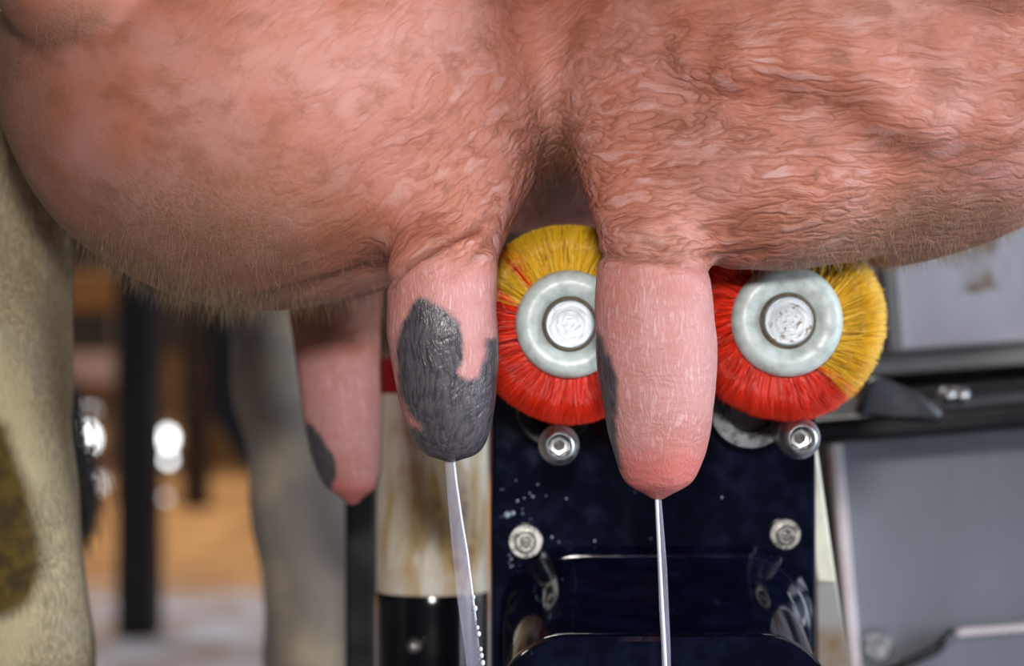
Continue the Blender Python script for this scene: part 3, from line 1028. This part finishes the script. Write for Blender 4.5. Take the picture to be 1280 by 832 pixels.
# crease where the left quarter folds onto its teat
def seg_d(pts):
    d = np.full(len(V), 1e9)
    for (a1, b1), (a2, b2) in zip(pts, pts[1:]):
        e0, e1 = a2 - a1, b2 - b1
        t = np.clip(((px0 - a1) * e0 + (py0 - b1) * e1) / (e0 * e0 + e1 * e1), 0, 1)
        d = np.minimum(d, np.hypot(px0 - a1 - t * e0, py0 - b1 - t * e1))
    return d
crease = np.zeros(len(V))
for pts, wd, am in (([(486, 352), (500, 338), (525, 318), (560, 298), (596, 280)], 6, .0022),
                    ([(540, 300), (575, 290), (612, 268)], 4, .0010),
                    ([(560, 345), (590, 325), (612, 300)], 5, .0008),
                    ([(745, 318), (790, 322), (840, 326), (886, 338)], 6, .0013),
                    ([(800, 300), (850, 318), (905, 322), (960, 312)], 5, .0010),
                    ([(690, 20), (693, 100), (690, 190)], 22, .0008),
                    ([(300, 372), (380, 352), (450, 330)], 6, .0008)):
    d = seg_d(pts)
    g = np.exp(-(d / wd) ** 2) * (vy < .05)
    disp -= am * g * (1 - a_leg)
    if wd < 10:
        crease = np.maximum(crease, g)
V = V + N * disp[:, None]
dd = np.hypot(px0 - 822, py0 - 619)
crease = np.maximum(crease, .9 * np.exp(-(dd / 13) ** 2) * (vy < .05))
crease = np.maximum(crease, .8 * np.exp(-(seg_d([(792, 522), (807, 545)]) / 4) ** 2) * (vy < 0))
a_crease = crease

def mat_cow():
    t = NT('udder_skin_and_coat')
    o = t.obj()
    A_ = {k_: t.attr(k_) for k_ in ('leg', 'far', 'teat', 'side', 'wrinkle', 'dark', 'dung', 'cream', 'hair', 'crease', 'hoof', 'tip')}
    warp = t.n('ShaderNodeVectorMath', operation='ADD')
    wn = t.n('ShaderNodeTexNoise'); wn.inputs['Scale'].default_value = 70; wn.inputs['Detail'].default_value = 2
    t.l(o, wn.inputs['Vector'])
    wsc = t.n('ShaderNodeVectorMath', operation='MULTIPLY_ADD')
    t.l(wn.outputs['Color'], wsc.inputs[0]); wsc.inputs[1].default_value = (.006, .006, .006); wsc.inputs[2].default_value = (-.003, -.003, -.003)
    t.l(o, warp.inputs[0]); t.l(wsc.outputs[0], warp.inputs[1])
    w = warp.outputs[0]
    def crepe(scale, rot):
        return t.noise(t.mapping(t.mapping(w, (1, 1, 1), (0, rot, 0)), scale), 1.0, 1, 0.45)
    def pick(a_, b_):
        n = t.n('ShaderNodeMix', data_type='FLOAT')
        t.l(A_['side'], n.inputs[0]); t.l(a_, n.inputs[2]); t.l(b_, n.inputs[3])
        return n.outputs[0]
    r34 = math.radians(36)
    n = pick(crepe((95, 170, 330), r34), crepe((80, 170, 380), 0))
    n2 = pick(crepe((260, 300, 640), r34), crepe((220, 300, 760), 0))
    ridge = t.math('ABSOLUTE', t.math('SUBTRACT', n, 0.5))
    ridge2 = t.math('ABSOLUTE', t.math('SUBTRACT', n2, 0.5))
    line = t.math('MAXIMUM', t.ss(ridge, 0.0, 0.045, 1.0, 0.0), t.ss(ridge2, 0.0, 0.03, 0.5, 0.0))                       # creases
    crest = t.ss(n, 0.55, 0.72)
    soft = t.math('ADD', t.math('MULTIPLY', t.ss(ridge, 0.0, 0.16), 0.95), t.math('MULTIPLY', t.ss(ridge2, 0.0, 0.16), 0.30))
    big = t.noise(o, 38, 4, 0.6)
    mid = t.noise(t.mapping(w, (70, 70, 120)), 1.0, 4, 0.65)
    fine = t.noise(o, 1300, 3, 0.6)
    # skin
    c = t.mix(t.ss(big, 0.36, 0.66), lin(186, 128, 116), lin(180, 112, 90))
    c = t.mix(t.math('MULTIPLY', t.ss(mid, 0.46, 0.68), 0.6), c, lin(150, 90, 68))
    c = t.mix(t.math('MULTIPLY', t.math('MULTIPLY', crest, A_['wrinkle']), t.ss(mid, 0.66, 0.40, 0.1, 0.5)), c, lin(208, 170, 168))  # pale crests paint highlights onto the wrinkle ridges
    c = t.mix(t.math('MULTIPLY', t.math('MULTIPLY', line, A_['wrinkle']), t.ss(mid, 0.35, 0.6, 0.2, 0.6)), c, lin(112, 66, 52))  # brown lines carry both dirt and painted shade in the wrinkles
    c = t.mix(t.math('MULTIPLY', A_['crease'], 0.5), c, lin(104, 62, 48))  # dirt and painted shade in the folds, plus tip crust and fleck
    spots = t.noise(t.mapping(w, (110, 110, 190)), 1.0, 3, 0.6)
    c = t.mix(t.math('MULTIPLY', t.ss(spots, 0.68, 0.78), 0.6), c, lin(118, 62, 36))
    # teats
    tv = t.noise(t.mapping(w, (900, 900, 190)), 1.0, 3, 0.55)
    tr_ = t.math('ABSOLUTE', t.math('SUBTRACT', tv, 0.5))
    tc = t.mix(t.ss(big, 0.4, 0.62), lin(198, 143, 142), lin(188, 126, 118))
    tc = t.mix(t.ss(tr_, 0.0, 0.12, 0.3, 0.0), tc, lin(170, 106, 96))
    tc = t.mix(t.ss(tv, 0.54, 0.72, 0.0, 0.45), tc, lin(214, 178, 182))
    tc = t.mix(t.math('MULTIPLY', A_['tip'], 0.75), tc, lin(202, 104, 98))
    c = t.mix(A_['teat'], c, tc)
    # slate pigment
    dk = t.mix(t.ss(tv, 0.4, 0.65), lin(86, 80, 86), lin(60, 56, 62))
    dkf = t.ss(t.math('ADD', A_['dark'], t.math('MULTIPLY', t.math('SUBTRACT', fine, 0.5), 6.0)), -4.5, 4.5)
    c = t.mix(dkf, c, dk)
    # thin coat hair over skin, its low-left tone doubling as painted shade
    hs = t.noise(t.mapping(t.mapping(w, (1, 1, 1), (0, math.radians(40), 0)), (1700, 1700, 380)), 1.0, 3, 0.6)
    c = t.mix(t.math('MULTIPLY', A_['hair'], t.ss(hs, 0.3, 0.62, 0.4, 0.72)), c, t.mix(t.ss(hs, .4, .7), lin(140, 110, 84), lin(96, 74, 58)))
    # coat of the legs
    ls = t.noise(t.mapping(w, (1500, 1500, 260)), 1.0, 4, 0.6)
    coat = t.mix(t.ss(ls, 0.3, 0.7), lin(200, 184, 148), lin(132, 120, 96))
    coat = t.mix(t.ss(big, 0.5, 0.7, 0.0, 0.5), coat, lin(150, 146, 132))
    coat = t.mix(t.ss(A_['cream'], -22, 16, 0.0, 0.7), coat, lin(206, 192, 152))
    dung = t.mix(t.ss(t.noise(o, 160, 4, .6), 0.35, 0.65), lin(92, 72, 18), lin(62, 46, 14))
    coat = t.mix(t.ss(A_['dung'], -14, 10), coat, dung)
    farc = t.mix(t.ss(t.noise(o, 22, 3, .5), .35, .6), lin(208, 192, 164), lin(158, 148, 140))
    coat = t.mix(A_['far'], coat, farc)
    coat = t.mix(A_['hoof'], coat, lin(50, 42, 36))
    c = t.mix(A_['leg'], c, coat)
    # height
    h1 = t.math('MULTIPLY', t.math('MULTIPLY', soft, A_['wrinkle']), 1.0)
    h2 = t.math('MULTIPLY', t.ss(tr_, 0.0, 0.15), t.math('MULTIPLY', A_['teat'], 0.22))
    h3 = t.math('MULTIPLY', ls, t.math('MULTIPLY', A_['leg'], 0.5))
    h = t.math('ADD', t.math('ADD', h1, h2), t.math('ADD', h3, t.math('MULTIPLY', fine, 0.16)))
    h = t.math('ADD', h, t.math('MULTIPLY', t.math('MULTIPLY', hs, A_['hair']), 0.2))
    rough = t.math('SUBTRACT', t.math('ADD', 0.56, t.math('MULTIPLY', A_['leg'], 0.3)), t.math('MULTIPLY', dkf, 0.25))
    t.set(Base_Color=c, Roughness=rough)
    t.b.inputs['Specular IOR Level'].default_value = 0.4
    t.put(t.b.inputs['Subsurface Weight'], t.math('MULTIPLY', t.math('SUBTRACT', 1.0, A_['leg']), 0.12))
    t.b.inputs['Subsurface Radius'].default_value = (.0028, .0011, .0007)
    t.b.inputs['Subsurface Scale'].default_value = 1.0
    t.bump(h, 0.5, 0.0008)
    return t.m

cow = thing('dairy_cow', (-.25, .15, 0.0), 'cow seen from the side, pink wrinkled udder, dark-spotted teats and tan legs', 'cow')
body = from_np('body', V, F, mat_cow(), cow)
me = body.data
for nm, arr in (('leg', a_leg), ('far', a_far), ('teat', a_teat), ('side', a_side), ('wrinkle', a_wr), ('dark', np.clip(a_dark, -40, 40)), ('dung', np.clip(a_man, -60, 60)),
                ('cream', np.clip(a_crm, -60, 60)), ('hair', a_hair), ('crease', a_crease), ('hoof', a_hoof), ('tip', a_tip)):
    at = me.attributes.new(nm, 'FLOAT', 'POINT')
    at.data.foreach_set('value', np.asarray(arr, np.float32))

# coat hair that stands off the udder's lower edges and in the cleft
def hair(name, weight, n, lmin, lmax, width, mat, down=0.7, out=0.7, side=(0, 0, 0)):
    p = weight / weight.sum()
    k_ = rng.choice(len(V), n, p=p)
    d = N[k_] * out + np.array([0, 0, -down]) + np.array(side) + rng.normal(0, .28, (n, 3))
    r0 = V[k_] + rng.normal(0, .0005, (n, 3)) - N[k_] * .0004
    ln = rng.uniform(lmin, lmax, n) * rng.choice([.5, .8, 1.0], n)
    v, f = strands(r0, d, ln, width, np.array([0, 0, -.25]), 3)
    o = from_np(name, v, f, mat, cow)
    o['kind'] = 'stuff'
    return o
M_hair = plain('pale_coat_hair', lin(168, 142, 108), 0.5, vary=0.45, scale=300)
M_hairgold = plain('golden_cleft_hair', lin(150, 92, 56), 0.5, vary=0.4, scale=300)
M_hairblack = plain('black_tail_hair', lin(34, 30, 38), 0.35, vary=0.5, scale=300)
area = np.where((vy < .16), 1.0, 0.0)
wL = np.where((px0 > 40) & (px0 < 500) & (a_leg < .5) & (a_teat < .3) & (vy < .09), smooth01(-N[:, 2], .55, .95), 0) * np.exp(-((px0 - 230) / 150) ** 2)
hair('udder_hair', wL, 4600, .002, .007, .000034, M_hair, .6, .5, (.1, -.2, 0))
wR = np.where((px0 > 930) & (px0 < 1330) & (a_leg < .5) & (vy < .09), smooth01(-N[:, 2], .5, .9), 0) * np.exp(-((px0 - 1180) / 160) ** 2)
hair('udder_hair', wR, 4200, .0012, .0035, .00005, M_hair, .4, .5)
wC = cleft * (a_leg < .5)
hair('cleft_hair', wC + 1e-9, 700, .003, .008, .00005, M_hairgold, .5, .6)
wT = np.where((vy > .09) & (vy < .2) & (np.abs(px0 - 360) < 110) & (py0 > 330) & (py0 < 400), 1.0, 0) * (1 - a_leg)
hair('udder_hair', wT + 1e-12, 260, .006, .012, .00006, M_hair, .7, .6)

# tail: tapering core with a switch of black hair showing behind the near leg
tp = [Vector((-.33, .30, 1.0)), Vector((-.20, .27, .80)), P(44, 440, .24), P(66, 520, .24), P(90, 590, .24), P(98, 645, .24), P(100, 684, .24)]
v, f = tube_np(tp, [.016, .012, .008, .006, .005, .003, .0008], 14)
tail = from_np('tail', v, f, M_hairblack, cow)
n = 2200
t_ = rng.uniform(0, 1, n)
pa, pb_, pc_ = np.array(P(74, 490, .24)), np.array(P(92, 585, .24)), np.array(P(98, 635, .24))
r0 = np.where(t_[:, None] < .6, pa + (pb_ - pa) * (t_ / .6)[:, None], pb_ + (pc_ - pb_) * ((t_ - .6) / .4)[:, None]) + rng.normal(0, .0036, (n, 3))
d = np.array([.12, 0, -1.0]) + rng.normal(0, .16, (n, 3))
v, f = strands(r0, d, rng.uniform(.008, .022, n), .00016, np.array([-.15, 0, 0]), 3)
sw = from_np('tail_switch', v, f, M_hairblack, cow)
sw['kind'] = 'stuff'

# ------------------------------------------------------------------ milk streams
def stream(name, label, pts, core, drops):
    s0 = pts[0]
    m = thing(name, P(s0[0], s0[1], YT), label, 'milk', 'jets of milk')
    pts3 = [P(a_, b_, YT) for a_, b_, w_ in pts]
    v, f = tube_np(pts3, [(S(w_), S(max(1.2, w_ * .45))) for a_, b_, w_ in pts], 16)
    from_np('jet', v, f, M_milk, m)
    v, f = tube_np([P(a_, b_, YT - S(w_)) for a_, b_, w_ in core], [S(w_) for a_, b_, w_ in core], 10)
    from_np('bright_thread', v, f, M_milkcore, m)
    for a_, b_, r_ in drops:
        bm = bmesh.new()
        bmesh.ops.create_icosphere(bm, subdivisions=2, radius=S(r_))
        bmesh.ops.transform(bm, matrix=Matrix.Translation(P(a_, b_, YT - .0006)) @ Matrix.Diagonal((1, 1, 1.35, 1)), verts=bm.verts)
        from_bm('drop', bm, M_milkcore, m)
stream('milk_jet', 'thin milk jet squirting from the dark-spotted teat, breaking into drops',
       [(562, 568, 5), (562.5, 578, 6.5), (567, 620, 8), (574, 680, 10), (581, 740, 11), (589, 800, 10), (600, 900, 9), (612, 1000, 7)],
       [(567, 572, 1.8), (570, 600, 1.6), (577, 650, 1.5), (584, 690, 1.4), (591, 745, 1.4), (595, 775, 1.2)],
       [(592, 746, 2.4), (594, 760, 3.0), (597, 784, 2.3), (598.5, 792, 2.8), (601, 811, 2.5), (602, 819, 2.8), (603.5, 828, 3.0), (605, 842, 2.6)])
stream('milk_jet', 'straight milk jet falling from the pink teat across the black housing',
       [(822, 613, 3.5), (822.5, 622, 4.2), (825, 660, 5), (828, 710, 6), (830, 760, 6.2), (832, 800, 6), (834, 860, 5.5), (838, 960, 4)],
       [(821, 616, 2.0), (822, 640, 1.8), (825, 700, 1.8), (828, 760, 2.2), (831, 815, 2.4), (833, 860, 2.2), (835, 900, 1)],
       [])
print('tris', sum(len(o.data.loop_triangles) or sum(len(p.vertices) - 2 for p in o.data.polygons) for o in scene.objects if o.type == 'MESH'))
